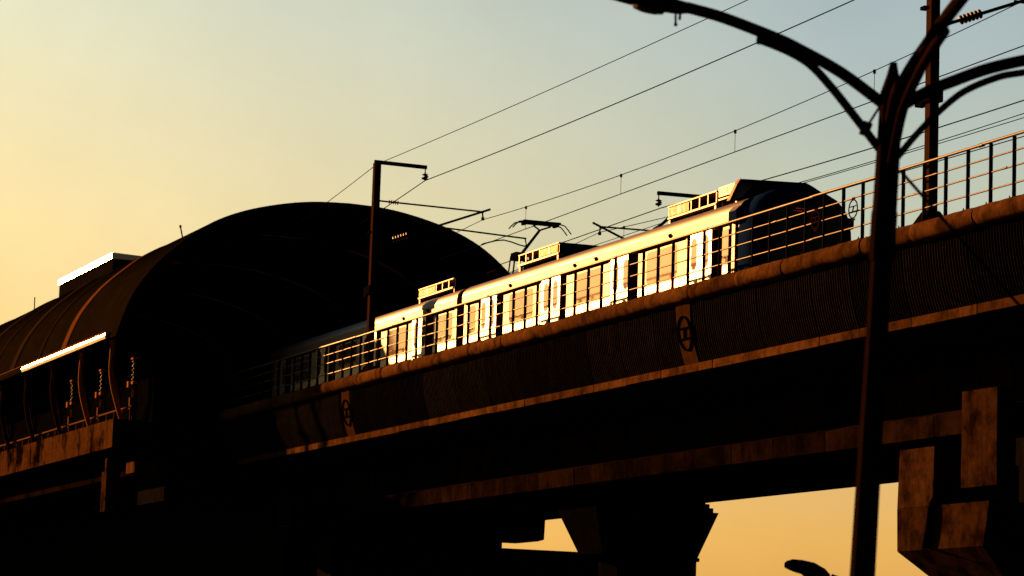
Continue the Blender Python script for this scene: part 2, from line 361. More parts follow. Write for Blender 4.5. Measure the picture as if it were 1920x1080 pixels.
# ------------------------------------------------------------------ train
tr = thing('metro_train', 'stainless steel metro train with dark blue cab front standing on the viaduct', 'train', (-84, 36.8, 9.46))
YC = 36.8
prof = [(-1.36, 10.45), (-1.46, 11.1), (-1.46, 11.93), (-1.46, 13.09), (-1.55, 13.09), (-1.55, 13.36), (-1.515, 13.5), (-1.42, 13.62), (-1.25, 13.72), (-.9, 13.81), (-.45, 13.87), (0, 13.89)]
prof = prof + [(-y, z) for y, z in reversed(prof[:-1])]
P = [(YC + y, z) for y, z in prof]
def rounded(x0, x1, z0, z1, r, n=5):
    pts = []
    for cx_, cz, a0 in ((x1 - r, z0 + r, -90), (x1 - r, z1 - r, 0), (x0 + r, z1 - r, 90), (x0 + r, z0 + r, 180)):
        pts += [(cx_ + r * math.cos(R(a)), cz + r * math.sin(R(a))) for a in arc(n, a0, a0 + 90)]
    return pts
def plate(b, x0, x1, z0, z1, r, y, t, m=0):
    q = rounded(x0, x1, z0, z1, r); b.loft([[(x, y + t, z) for x, z in q], [(x, y, z) for x, z in q]], m)
def car(xa, xb, doors, cab):
    """xa = end nearer the lens, xb = far end"""
    b = MB(); n = len(P)
    b.loft([[(x, y, z) for y, z in P] for x in (xa, xb)], 0, False)
    for poly in range(len(b.f)):
        f = b.f[poly]
        if len(f) == 4 and min(b.v[i][2] for i in f) > 13.34: b.m[poly] = 1; b.sm[poly] = True
    for poly in range(len(b.f)):
        zz = [b.v[i][2] for i in b.f[poly]]
        if len(zz) == 4 and min(zz) > 13.05 and max(zz) < 13.4: b.m[poly] = 2
        if len(zz) == 4 and max(zz) < 11.95 and min(zz) > 10.46: b.m[poly] = 3
    body = b.build('car_body', [M['steel'], M['roofsteel'], M['cantrail'], M['door']], tr)
    MB().box(xa - .2, xb + .2, YC - 1.25, YC + 1.25, 9.75, 10.44).build('underframe', M['black'], tr)
    for wx in (xa - 3.2, xa - 5.4, xb + 3.2, xb + 5.4):
        b = MB()
        for wy in (-.84, .84): b.tube([(wx, YC + wy - .06, 9.9), (wx, YC + wy + .06, 9.9)], .44, 20)
        b.tube([(wx, YC - .8, 9.9), (wx, YC + .8, 9.9)], .09, 8); b.build('wheelset', M['iron'], tr)
    ys = YC - 1.55
    for d0, d1 in doors:            # d1 > d0
        mid = (d0 + d1) / 2
        for l0, l1 in ((d0, mid - .006), (mid + .006, d1)):
            b = MB(); plate(b, l0, l1, 11.02, 13.05, .03, ys - .006, .09)
            dr = b.build('door', M['door'], tr)
            b = MB(); c = (l0 + l1) / 2; plate(b, c - .20, c + .20, 12.02, 12.94, .19, ys - .010, .006)
            b.build('window', M['glass'], dr)
    # window bays between doors
    edges = sorted([e for d in doors for e in d] + [xa, xb])
    for e0, e1 in zip(edges[0::2], edges[1::2]):
        w = e1 - e0
        if w < 1.6: continue
        x0, x1 = (e0 + .95, e1 - .95) if w > 3.3 else (e0 + .5, e1 - .6)
        if cab and e1 == xa: continue
        b = MB(); plate(b, x0, x1, 12.02, 12.96, .14, YC - 1.466, .005); b.build('window', M['glass'], tr)
        b = MB(); plate(b, x0 - .06, x1 + .06, 11.96, 13.02, .18, YC - 1.464, .003); b.build('window_seal', M['steel'], tr)
        # black strips painting in the shadow beside doors and over bays, and swage lines low on the side
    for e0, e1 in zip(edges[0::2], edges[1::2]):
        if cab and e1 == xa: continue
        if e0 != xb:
            MB().box(e0 + .002, e0 + .30, YC - 1.468, YC - 1.455, 11.05, 13.075).build('door_shadow', M['black'], tr)
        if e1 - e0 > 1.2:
            MB().box(e0 + .302, e1 - .5, YC - 1.5, YC - 1.455, 13.03, 13.088).build('bay_shadow', M['black'], tr)
            for z in (11.3, 11.62): MB().box(e0 + .4, e1 - .04, YC - 1.475, YC - 1.455, z, z + .03).build('side_moulding', M['cantrail'], tr)
    return body
D1 = [(-77.28, -75.72), (-82.92, -81.38), (-88.56, -87.0), (-94.2, -92.62)]
D2 = [(-101.05, -99.4), (-106.7, -105.1), (-112.4, -110.8), (-118.0, -116.4)]
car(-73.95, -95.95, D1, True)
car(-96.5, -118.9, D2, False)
b = MB()
for k in range(6): b.box(-95.97 - .09 * k, -95.97 - .09 * k - .05, YC - 1.05, YC + 1.05, 10.2, 13.6)
b.build('gangway', M['black'], tr)
for x in (-91.39, -85.83, -84.11, -78.58, -102.06, -99.4):
    b = MB(); b.box(x - .05, x + .05, YC - 1.575, YC - 1.55, 13.17, 13.29); b.tube([(x, YC - 1.575, 13.24), (x, YC - 1.605, 13.23)], .04, 8); b.build('marker_light', M['black'], tr)
# cab side: dark frames round the cab door, white panels, grab rails
b = MB(); b.box(-75.68, -75.2, YC - 1.47, YC - 1.462, 11.05, 13.06); b.box(-74.75, -74.45, YC - 1.47, YC - 1.462, 11.05, 13.06); b.build('cab_door_frame', M['black'], tr)
b = MB(); plate(b, -75.18, -74.78, 12.0, 12.95, .05, YC - 1.475, .01); b.build('window', M['glass'], tr)
b = MB(); b.box(-74.43, -73.98, YC - 1.535, YC - 1.462, 11.05, 13.05); b.build('cab_side_panel', M['steel'], tr)
for x in (-75.1, -74.6):
    b = MB(); b.tube([(x, YC - 1.50, 11.35), (x, YC - 1.56, 11.4), (x, YC - 1.56, 12.15), (x, YC - 1.50, 12.2)], .018, 6); b.build('grab_rail', M['iron'], tr)
# nose
def nose_ring(x, s, dz=0):
    o = []
    base = [(-1.50, 10.3), (-1.56, 11.2), (-1.575, 12.4), (-1.55, 12.9), (-1.48, 13.25), (-1.34, 13.55), (-1.1, 13.78), (-.8, 13.92), (-.42, 14.0), (0, 14.03)]
    full = base + [(-y, z) for y, z in reversed(base[:-1])]
    for y, z in full: o.append((x, YC + y * s, 12.1 + (z - 12.1) * (s if z > 12.1 else 1) + dz))
    return o
b = MB()
b.loft([nose_ring(-74.05, .985), nose_ring(-73.95, 1.0), nose_ring(-73.5, 1.0), nose_ring(-73.22, .985), nose_ring(-73.08, .95), nose_ring(-73.02, .88), nose_ring(-73.05, .80)], 0, True)
nose = b.build('cab_nose', M['navy'], tr)
b = MB(); q = rounded(-1.18, 1.18, 11.75, 13.52, .38, 6)
b.loft([[(-73.06, YC + y, z) for y, z in q], [(-72.985, YC + y * .985, z) for y, z in q]]); b.build('windscreen', M['screen'], nose)
b = MB(); q = rounded(-1.2, 1.2, 10.5, 11.68, .2, 4); b.loft([[(-73.06, YC + y, z) for y, z in q], [(-72.97, YC + y, z) for y, z in q]]); b.build('lower_mask', M['black'], nose)
b = MB()
for row, z in enumerate((13.38, 13.31)):
    for k in range(9):
        if (k * 7 + row * 3) % 5: b.box(-72.982, -72.976, YC - .33 + .04 * k, YC - .33 + .04 * k + .025, z, z + .018)
b.build('destination_sign', M['red'], nose)
b = MB(); b.box(-73.06, -72.96, YC + .85, YC + .97, 12.42, 12.86); b.box(-73.06, -72.96, YC + .74, YC + .97, 12.28, 12.40); b.build('headlight', M['lampglass'], nose)
b = MB(); plate(b, -73.5, -73.2, 13.0, 13.3, .05, YC + 1.45, .17); b.build('cab_camera', M['navy'], tr)
b = MB(); b.box(-74.42, -73.92, YC - 1.66, YC - 1.50, 13.03, 13.34); b.build('cab_camera', M['navy'], tr)
b = MB(); b.loft([[(-74.45, YC - 1.67, 13.345), (-74.45, YC - 1.42, 13.6), (-74.45, YC - 1.40, 13.55), (-74.45, YC - 1.5, 13.345)], [(-73.98, YC - 1.67, 13.345), (-73.98, YC - 1.42, 13.6), (-73.98, YC - 1.40, 13.55), (-73.98, YC - 1.5, 13.345)]]); b.build('cab_corner_cover', M['roofsteel'], tr)
# hood behind the nose, carrying the front roof gear
b = MB()
hp = [(-1.32, 13.80), (-1.22, 14.02), (-1.1, 14.28), (-1.0, 14.43), (1.0, 14.5), (1.2, 14.42), (1.32, 14.25), (1.42, 13.80)]
b.loft([[(-75.05, YC + y, z) for y, z in hp], [(-74.95, YC + y, z) for y, z in hp], [(-74.3, YC + y * .98, 13.8 + (z - 13.8) * .55) for y, z in hp]])
b.build('roof_hood', M['navyroof'], tr)
b = MB(); hq = [(-1.36, 13.80), (-1.26, 14.02), (-1.14, 14.28), (-1.03, 14.45), (-1.0, 14.43), (-1.1, 14.28), (-1.22, 14.02), (-1.32, 13.80)]
b.loft([[(-75.2, YC + y, z) for y, z in hq], [(-75.0, YC + y, z) for y, z in hq]]); b.build('hood_edge', M['acwhite'], tr)
def roof_unit(x0, x1, louvre_first, z0=14.0, z1=14.34):
    """x0 far end, x1 near end"""
    y0, y1 = YC - 1.0, YC + 1.2; L_ = x1 - x0
    b = MB(); b.box(x0, x1, y0 - .03, y1, z0 - .05, z0, 0)
    for x in (x0 + .1, x1 - .1): b.box(x - .05, x + .05, y0, y0 + .1, 13.7, z0 - .052, 0)
    b.box(x0, x1, y0 - .02, y1, z1, z1 + .03, 0)
    la, lb = (x0, x0 + L_ * .47) if louvre_first else (x1 - L_ * .47, x1)
    ca, cb = (lb, x1) if louvre_first else (x0, la)
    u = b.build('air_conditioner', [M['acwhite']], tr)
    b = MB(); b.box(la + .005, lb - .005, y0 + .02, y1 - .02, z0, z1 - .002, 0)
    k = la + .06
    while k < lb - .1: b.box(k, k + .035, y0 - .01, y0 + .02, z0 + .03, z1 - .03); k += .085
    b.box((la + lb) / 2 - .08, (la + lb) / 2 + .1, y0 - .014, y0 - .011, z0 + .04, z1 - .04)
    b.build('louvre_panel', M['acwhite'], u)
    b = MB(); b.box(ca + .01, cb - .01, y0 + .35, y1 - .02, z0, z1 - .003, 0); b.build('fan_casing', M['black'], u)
    MB().box(x0 + .02, x1 - .02, y0 + .16, y1 - .1, 13.6, z0 - .053).build('gap_shade_box', M['black'], u)  # black box added to paint in the shadow gap under the unit
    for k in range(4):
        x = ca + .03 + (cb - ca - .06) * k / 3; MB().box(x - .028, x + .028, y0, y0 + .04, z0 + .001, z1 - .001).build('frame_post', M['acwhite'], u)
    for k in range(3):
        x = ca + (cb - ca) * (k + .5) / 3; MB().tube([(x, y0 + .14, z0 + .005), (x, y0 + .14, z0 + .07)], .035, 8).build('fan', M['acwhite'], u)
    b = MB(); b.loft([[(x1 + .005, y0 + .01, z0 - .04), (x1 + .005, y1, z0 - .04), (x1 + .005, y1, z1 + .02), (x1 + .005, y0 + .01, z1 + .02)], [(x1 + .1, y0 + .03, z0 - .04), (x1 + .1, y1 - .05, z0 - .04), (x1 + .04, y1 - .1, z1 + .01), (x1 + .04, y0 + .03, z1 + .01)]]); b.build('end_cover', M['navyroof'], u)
roof_unit(-80.0, -76.62, True, 13.99, 14.31)
roof_unit(-92.1, -88.55, False, 14.04, 14.34)
roof_unit(-102.05, -98.2, True, 14.03, 14.31)
b = MB(); b.box(-76.5, -75.45, YC - 1.0, YC + .9, 14.12, 14.40); b.box(-76.1, -75.95, YC - 1.01, YC - 1.0, 14.2, 14.36); b.box(-76.6, -75.3, YC - .98, YC + 1.0, 14.03, 14.07)
b.box(-75.3, -75.06, YC - .8, YC + .8, 13.8, 14.35); b.box(-76.5, -76.4, YC - .9, YC + .9, 13.8, 14.03); b.box(-75.6, -75.5, YC - .9, YC + .9, 13.8, 14.03); b.build('equipment_case', M['acwhite'], tr)
b = MB(); b.tube(smooth_line([(-80.0, YC - 1.0, 13.98), (-80.5, YC - 1.0, 13.86), (-81.0, YC - 1.0, 13.80)]), .05, 6); b.build('roof_conduit', M['iron'], tr)
# pantograph
HX = -93.6
b = MB(); b.tube([(-94.7, YC + .0, 14.7), (HX - .1, YC + .35, 15.55)], [.055, .045], 8)
b.tube([(HX - .1, YC + .35, 15.55), (HX - .1, YC + .1, 15.7)], .03, 6); b.tube([(HX - .1, YC + .35, 15.55), (HX - .1, YC + .75, 15.7)], .03, 6)
pg = b.build('pantograph', M['iron'], tr)
b = MB()
for dx in (-.18, .18):
    b.tube(smooth_line([(HX + dx, YC - .75, 15.52), (HX + dx, YC - .6, 15.68), (HX + dx, YC - .42, 15.77), (HX + dx, YC + .3, 15.80), (HX + dx, YC + 1.05, 15.75), (HX + dx, YC + 1.22, 15.66), (HX + dx, YC + 1.4, 15.46)], 4), .022, 6)
    b.box(HX + dx - .04, HX + dx + .04, YC - .36, YC + 1.0, 15.77, 15.825)
b.box(HX - .2, HX + .2, YC - .3, YC - .2, 15.68, 15.76); b.box(HX - .2, HX + .2, YC + .85, YC + .95, 15.68, 15.76)
b.bar((HX, YC - .3, 15.72), (HX, YC + .95, 15.72), .06, .05)
b.build('collector_head', M['iron'], pg)
b = MB(); b.box(-94.95, -94.45, YC - .2, YC + .15, 14.6, 14.86); b.tube([(-94.7, YC, 14.7), (-92.9, YC + .1, 14.15)], .07, 8); b.tube([(-94.8, YC - .25, 14.75), (-94.9, YC - .3, 14.0)], .025, 6); b.tube([(-94.55, YC - .2, 14.65), (-94.7, YC - .2, 14.0)], .03, 6)
b.build('knuckle', M['iron'], pg)
b = MB(); b.box(-95.5, -92.6, YC - .6, YC + .6, 13.92, 13.99)
for x in (-95.3, -92.8):
    for y in (-.5, .5): b.tube([(x, YC + y, 13.78), (x, YC + y, 13.93)], .05, 8)
for k in range(3): b.tube([(-95.25 + .25 * k, YC - .8, 13.8), (-95.25 + .25 * k, YC - .8, 14.13)], .05, 8)
b.box(-95.4, -94.5, YC - .9, YC - .7, 14.13, 14.2)
b.build('base_frame', M['iron'], pg)

# ------------------------------------------------------------------ overhead line masts
def disc_stack(b, p, q, r, n, core=.03):
    p, q = Vector(p), Vector(q); b.tube([p, q], core, 8)
    for k in range(n):
        c = p.lerp(q, (k + .5) / n); d = (q - p).normalized() * ((q - p).length / n * .3)
        b.tube([c - d, c, c + d], [core, r, core], 10)
def mast(X, label, mir=False, dz=0.0, group='overhead line masts along the viaduct'):
    k = 1.0 if mir else 1.0148
    f = (lambda y: 79.3 - y) if mir else (lambda y: y * k)
    yp = f(33.72); ZB = 9.13 if mir else 11.21
    t = thing('overhead_mast', label, 'mast', (X, yp, ZB), group)
    def V(x, y, z): return (X + x, f(y), z * k + dz)
    ZT = 18.70 * k + dz
    b = MB()      # H section, flanges facing the street and the track
    b.box(X - .12, X + .12, yp - .12, yp - .105, ZB, ZT); b.box(X - .12, X + .12, yp + .105, yp + .12, ZB, ZT)
    b.box(X - .012, X + .012, yp - .105, yp + .105, ZB, ZT); b.build('pole', M['mast'], t)
    b = MB(); b.loft([[(X - .42, yp - .25, ZB), (X + .42, yp - .25, ZB), (X + .42, yp + .25, ZB), (X - .42, yp + .25, ZB)], [(X - .2, yp - .14, ZB + .27), (X + .2, yp - .14, ZB + .27), (X + .2, yp + .14, ZB + .27), (X - .2, yp + .14, ZB + .27)]])
    b.box(X - .6, X + .6, yp - .28, yp + .4, ZB - .02, ZB); b.build('base_bracket', M['iron'], t)
    b = MB(); b.box(X - .2, X + .2, yp - .19, yp + .19, 13.9 * k + dz, 14.2 * k + dz); b.box(X - .55, X - .2, yp - .16, yp + .05, 13.86 * k + dz, 14.2 * k + dz); b.build('clamp', M['iron'], t)
    b = MB(); b.box(X - .34, X - .12, yp - .17, yp - .02, 16.15 * k + dz, 16.23 * k + dz); b.build('step_bolt', M['iron'], t)
    b = MB(); b.bar(V(0, 33.62, 18.74), V(0, 35.62, 18.72), .12, .13); b.build('top_bracket', M['iron'], t)
    b = MB(); b.tube([V(0, 35.57, 18.67), V(0, 35.57, 18.48)], .022, 6); disc_stack(b, V(0, 35.57, 18.52), V(0, 35.57, 18.22), .13, 2); b.tube([V(-.22, 35.56, 18.34), V(.22, 35.58, 18.34)], .05, 6); b.build('hanging_insulator', M['iron'], t)
    b = MB(); b.tube([V(0, 33.8, 17.33), V(0, 37.9, 17.28)], .032, 8); b.build('tie_tube', M['iron'], t)
    b = MB(); disc_stack(b, V(0, 34.2, 17.325), V(0, 34.6, 17.32), .085, 5); b.build('tie_insulator', M['porcelain'], t)
    b = MB(); b.tube([V(0, 33.8, 15.70), V(0, 38.15, 17.40)], .042, 8); b.build('strut_tube', M['iron'], t)
    b = MB(); disc_stack(b, V(0, 34.42, 15.94), V(0, 35.02, 16.18), .12, 6, .045); b.build('strut_insulator', M['porcelain'], t)
    b = MB(); b.tube([V(0, 37.85, 17.28), V(0, 37.87, 17.05)], .03, 6); b.tube([V(0, 37.87, 17.08), V(0, 37.87, 16.97)], .06, 6); b.build('wire_clamp', M['iron'], t)
    b = MB(); b.tube([V(0, 35.9, 16.58), V(0, 39.6, 16.44)], .032, 8); b.build('registration_tube', M['iron'], t)
    b = MB(); b.tube(smooth_line([V(0, 37.85, 16.06), V(0, 38.0, 16.13), V(0, 38.72, 16.31), V(0, 39.55, 16.15), V(0, 39.56, 16.42)], 3), .026, 6); b.build('steady_arm', M['iron'], t)
    return t
mn = mast(-102.7, 'steel overhead line mast in front of the station arch, its whole height in view')
mr_ = copy_tree(mn, None, (41.35, 0, 0), 'steel overhead line mast rising behind the street lamp post at right')
mast(-98.6, 'overhead line mast mostly hidden behind the train roof, only its bracket showing', True, -.58)

# ------------------------------------------------------------------ wires
def sag(p, q, s, n=14):
    p, q = Vector(p), Vector(q)
    return [p.lerp(q, k / n) - Vector((0, 0, 4 * s * (k / n) * (1 - k / n))) for k in range(n + 1)]
def wire(name, label, pts, r=.016):
    o = MB().tube(pts, r, 6, 0).build(name, M['wire']); return tag(o, label, 'wire', 'wires strung above the viaduct')
XM = [-20.0, -61.35, -102.7]
def run(pts, sags):
    o = []
    for a, c, q in zip(pts, pts[1:], sags): o += sag(a, c, q) if not o else sag(a, c, q)[1:]
    return o
wire('overhead_wire', 'uppermost thin wire running from the top of the left mast out of the picture', run([(XM[0], 34.55, 18.93), (XM[1], 34.55, 18.92), (XM[2], 34.2, 18.93), (-121.7, 35.9, 18.6)], (.15, .12, .06)), .014)
wire('overhead_wire', 'feeder wire hung from the bracket insulator of the left mast', run([(XM[0], 36.1, 18.48), (XM[1], 36.1, 18.48), (XM[2], 36.1, 18.50), (-121.7, 38.4, 18.75)], (.2, .16, .06)), .019)
def catenary(y, ys, xs_, zc, zm, label):
    """contact wire at y / zc and messenger at zm over each mast position, staggered sideways"""
    t = thing('catenary', label, 'overhead line', (xs_[1], y[1], zc[1]), 'catenary wires above the tracks')
    mw = []; cw = []
    for k in range(len(xs_) - 1):
        a, b_ = k, k + 1
        seg = sag((xs_[a], y[a], zm[a]), (xs_[b_], y[b_], zm[b_]), .42, 24); mw += seg if not mw else seg[1:]
        cw += [Vector((xs_[a], y[a], zc[a]))]
    cw.append(Vector((xs_[-1], y[-1], zc[-1])))
    MB().tube(mw, .014, 6).build('messenger_wire', M['wire'], t); MB().tube(cw, .016, 6).build('contact_wire', M['wire'], t)
    def at(w_, x):
        for p, q in zip(w_, w_[1:]):
            if q.x <= x <= p.x: return p.lerp(q, (p.x - x) / (p.x - q.x))
    x = ys
    while x > -118:
        m_, c_ = at(mw, x), at(cw, x)
        b = MB(); b.tube([m_, c_], .008, 5); b.box(x - .03, x + .03, m_.y - .03, m_.y + .03, m_.z - .08, m_.z + .03)
        b.build('dropper', M['wire'], t); x -= 9.35
catenary((36.85, 36.85, 38.43, 37.6), -32.4, (-20.0, -61.35, -102.7, -139), (15.82, 15.82, 16.29, 16.2), (16.98, 16.95, 17.24, 16.9), 'catenary with messenger and contact wire over the near track, above the pantograph')
catenary((42.45, 42.45, 41.45, 42.2), -31.1, (-17.4, -58.0, -98.6, -138), (15.55, 15.55, 15.5, 15.5), (16.55, 16.55, 16.5, 16.3), 'catenary with messenger and contact wire over the far track, passing behind the cab')
wire('overhead_wire', 'thick far side feeder wire passing just above the blue cab', sag((-20, 43.83, 17.42), (-58, 43.83, 17.35), .2) + sag((-58, 43.83, 17.35), (-98.6, 43.83, 17.6), .25)[1:] + [(-138, 43.83, 17.3)], .02)
wire('overhead_wire', 'thin far side wire just below the thick feeder behind the lamp post', sag((-20, 44.9, 17.5), (-58, 44.9, 17.2), .2) + sag((-58, 44.9, 17.2), (-98.6, 44.9, 17.45), .2)[1:] + [(-138, 44.9, 17.3)], .014)

# ------------------------------------------------------------------ station
XS, XE = -121.0, -205.0
st = thing('metro_station', 'dark metro station with barrel vault roof that the train is leaving', 'station', (-160, 39, G))
half = [(0, 20.45), (1.3, 20.40), (2.4, 20.27), (3.6, 20.02), (4.7, 19.7), (5.7, 19.28), (6.5, 18.8), (7.25, 18.2), (8.3, 17.22), (9.2, 15.98), (9.72, 14.75), (9.92, 14.02)]
hl = smooth_line([(d, 0, z) for d, z in half], 3)
arch = [(39.1 - p.x, p.z) for p in reversed(hl)] + [(39.1 + p.x, p.z) for p in hl[1:]]
def inner(t):
    o = []
    for i, (y, z) in enumerate(arch):
        a = arch[max(0, i - 1)]; c = arch[min(len(arch) - 1, i + 1)]
        d = Vector((c[0] - a[0], c[1] - a[1])).normalized(); o.append((y + d.y * t, z - d.x * t))
    return o
def shell(b, x0, x1, t0, t1, m=0):
    A, B = inner(t0), inner(t1); ring = A + list(reversed(B))
    b.loft([[(x0, y, z) for y, z in ring], [(x1, y, z) for y, z in ring]], m, False)
sky_x = [(-130.55, -131.45), (-141.55, -142.45), (-152.5, -153.4), (-163.5, -164.4)]
x = XS; b = MB()
for s0, s1 in sky_x + [(XE, XE)]:
    # corrugated sheets between the skylight strips: raised seams every 0.42 m
    shell(b, x, s0, 0, .16)
    k = x - .2
    while k > s0 + .1: shell(b, k, k - .06, -.014, -.003); k -= .42
    x = s1
roof = b.build('roof', M['roof'], st)
for s0, s1 in sky_x:
    b = MB(); shell(b, s0 - .004, s1 + .004, -.05, .06); b.build('skylight_strip', M['skylight'] if s0 > -135 else M['skylight_dim'], roof)
for s in (-136.0, -147.0):
    b = MB(); shell(b, s, s - .22, -.06, -.032); b.build('roof_seam', M['skylight_dim'], roof)
# gable rim
b = MB(); A = inner(-.02); B = inner(.34); rg = A + list(reversed(B)); b.loft([[(XS + .14, y, z) for y, z in rg], [(XS + .004, y, z) for y, z in rg]]); b.build('gable_rim', M['dark'], roof)
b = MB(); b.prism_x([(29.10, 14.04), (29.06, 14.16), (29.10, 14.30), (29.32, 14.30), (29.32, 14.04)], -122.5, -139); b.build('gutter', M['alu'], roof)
b = MB(); b.prism_x([(29.10, 14.04), (29.06, 14.16), (29.10, 14.30), (29.32, 14.30), (29.32, 14.04)], -139.02, XE); b.build('gutter', M['roof'], roof)  # far stretch in dark roof colour, the gutter's shade put into the material
b = MB(); b.tube([(-122.4, 29.07, 14.31), (-144, 29.07, 14.31)], .03, 6); b.build('gutter_rim', M['fitting'], roof)
b = MB(); b.box(-149.8, -138.4, 33.05, 36.6, 18.2, 19.69); b.build('roof_monitor', M['dark'], roof)
b = MB(); b.loft([[(x_, 32.97, 19.70), (x_, 33.0, 20.0), (x_, 36.4, 19.86), (x_, 36.4, 19.70)] for x_ in (-149.85, -138.35)]); b.build('monitor_fascia', M['alu'], roof)
b = MB(); b.tube([(-121.6, 32.0, 18.4), (-121.9, 31.95, 18.95)], .03, 6); b.tube([(-121.9, 31.95, 18.93), (-121.92, 31.95, 19.02)], .05, 6); b.build('lightning_rod', M['iron'], roof)
b = MB(); b.tube([(-152, 32.3, 18.4), (-152.1, 32.3, 19.3)], .03, 6); b.build('lightning_rod', M['iron'], roof)
# arch ribs that come down to the platform edge
for x in [-122.6 - 5.58 * k for k in range(14)]:
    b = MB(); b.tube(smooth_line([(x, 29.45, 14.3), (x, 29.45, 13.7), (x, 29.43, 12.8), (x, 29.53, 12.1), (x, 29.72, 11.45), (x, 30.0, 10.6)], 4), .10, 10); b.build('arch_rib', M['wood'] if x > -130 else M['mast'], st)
    b = MB(); b.tube([(x + .35, 29.2, 14.05), (x - .1, 29.95, 11.2)], .03, 6); b.build('downpipe', M['mast'], st)
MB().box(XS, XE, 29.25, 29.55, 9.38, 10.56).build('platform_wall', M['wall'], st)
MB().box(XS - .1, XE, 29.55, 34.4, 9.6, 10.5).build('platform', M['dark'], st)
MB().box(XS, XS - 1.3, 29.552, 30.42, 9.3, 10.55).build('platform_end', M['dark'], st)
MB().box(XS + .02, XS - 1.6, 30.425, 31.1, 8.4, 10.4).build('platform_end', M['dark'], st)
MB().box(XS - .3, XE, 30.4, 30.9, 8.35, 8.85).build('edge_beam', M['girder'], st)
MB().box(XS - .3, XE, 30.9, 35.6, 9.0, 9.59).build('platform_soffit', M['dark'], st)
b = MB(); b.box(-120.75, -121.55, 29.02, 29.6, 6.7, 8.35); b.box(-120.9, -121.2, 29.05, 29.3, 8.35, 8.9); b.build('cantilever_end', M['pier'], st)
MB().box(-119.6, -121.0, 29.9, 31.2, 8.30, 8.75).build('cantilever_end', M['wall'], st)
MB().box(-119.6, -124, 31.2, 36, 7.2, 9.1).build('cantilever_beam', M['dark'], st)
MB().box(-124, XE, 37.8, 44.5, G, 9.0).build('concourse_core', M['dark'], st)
MB().box(-122.2, XE, 31.2, 31.3, 10.51, 15.2).build('light_block_screen', M['shaded'], st)  # added black screen, blocks sun, sky gap and reflections on the station side
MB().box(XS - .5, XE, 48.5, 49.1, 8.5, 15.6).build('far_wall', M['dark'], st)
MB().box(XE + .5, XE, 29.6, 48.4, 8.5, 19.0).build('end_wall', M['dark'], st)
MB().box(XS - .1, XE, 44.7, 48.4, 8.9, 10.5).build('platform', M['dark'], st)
b = MB(); b.tube([(-121.2, 30.05, 11.15), (-170, 30.05, 11.15)], .04, 8)
x = -121.4
while x > -170: b.tube([(x, 30.05, 10.5), (x, 30.05, 11.15)], .025, 6); x -= 1.4
b.build('platform_handrail', M['fitting'], st)
b = MB(); b.bar((-121.8, 33.6, 18.72), (-121.8, 44.6, 18.72), .2, .3); b.build('anchor_beam', M['dark'], st)
# isolator posts on the platform edge
def isolator(X, label):
    t = thing('isolator_post', label, 'insulator', (X, 30.35, 10.5), 'switch isolators along the station edge')
    b = MB(); b.bar((X - .18, 30.3, 10.5), (X - .12, 30.35, 12.15), .07, .07); b.bar((X + .18, 30.3, 10.5), (X + .12, 30.35, 12.15), .07, .07); b.box(X - .25, X + .25, 30.25, 30.5, 10.5, 10.62); b.build('frame', M['mast'], t)
    b = MB(); b.box(X - .28, X + .28, 30.22, 30.42, 12.15, 12.27); b.box(X - .42, X - .2, 30.15, 30.25, 12.05, 12.3); b.build('bracket', M['wood'], t)
    b = MB(); disc_stack(b, (X + .06, 30.32, 12.27), (X + .06, 30.32, 13.2), .11, 5, .04); b.build('insulator', M['porcelain'], t)
    b = MB(); b.box(X - .12, X + .25, 30.2, 30.44, 13.2, 13.3); b.build('terminal', M['wood'], t)
    b = MB(); b.box(X - .08, X + .08, 30.18, 30.28, 11.1, 11.6); b.build('control_box', M['fitting'], t)
isolator(-122.2, 'sunlit insulator stack on the station edge, rightmost, beyond the end of the gutter')
isolator(-127.9, 'sunlit insulator stack on the station edge between the two brightest curved ribs')
isolator(-133.5, 'dimmer insulator stack on the station edge left of the curved ribs')

# low dark building behind the piers
lb = thing('low_building', 'black flat roofed low building behind the piers at the bottom of the picture', 'building', (-150, 52, G))
MB().box(-175, -128, 44.7, 59.2, G, 6.2).build('wall', M['far'], lb)
MB().box(-175.2, -127.8, 44.7, 59.26, 6.205, 6.38).build('roof', M['far'], lb)

# ------------------------------------------------------------------ street lamps
lp = thing('street_lamp', 'black three armed street lamp on a tall post in front of the viaduct', 'street lamp', (-25.66, 13.49, G), 'street lamps')
def oct_ring(c, r, rot=22.5): return [(c[0] + r * math.cos(R(rot + 45 * k)), c[1] + r * math.sin(R(rot + 45 * k)), c[2]) for k in range(8)]
def axis(z): t = (z - G) / (6.2 - G); return (-25.66 + (-25.512 + 25.66) * t, 13.49 + (13.795 - 13.49) * t, z)
b = MB(); b.loft([oct_ring(axis(z), r) for z, r in ((G, .155), (G + .3, .14), (4.3, .103))])
for z in (G + .001,): b.loft([oct_ring(axis(z), .24), oct_ring(axis(z + .5), .22), oct_ring(axis(z + .6), .17)])
b.build('pole', M['lamp'], lp)
b = MB(); b.loft([oct_ring(axis(z), r) for z, r in ((4.25, .118), (4.3, .128), (4.72, .128), (4.75, .12), (5.15, .118), (5.75, .115), (5.85, .11))]); b.build('collar', M['lamp'], lp)
b = MB(); b.loft([oct_ring(axis(z), r) for z, r in ((5.85, .115), (5.92, .112), (6.08, .065), (6.2, .038), (6.22, .036))]); b.build('finial', M['lamp'], lp)
TOP = Vector((-25.527, 13.761, 5.832)); RT = Vector((.475, .88, 0)); AW = Vector((-.88, .475, 0))
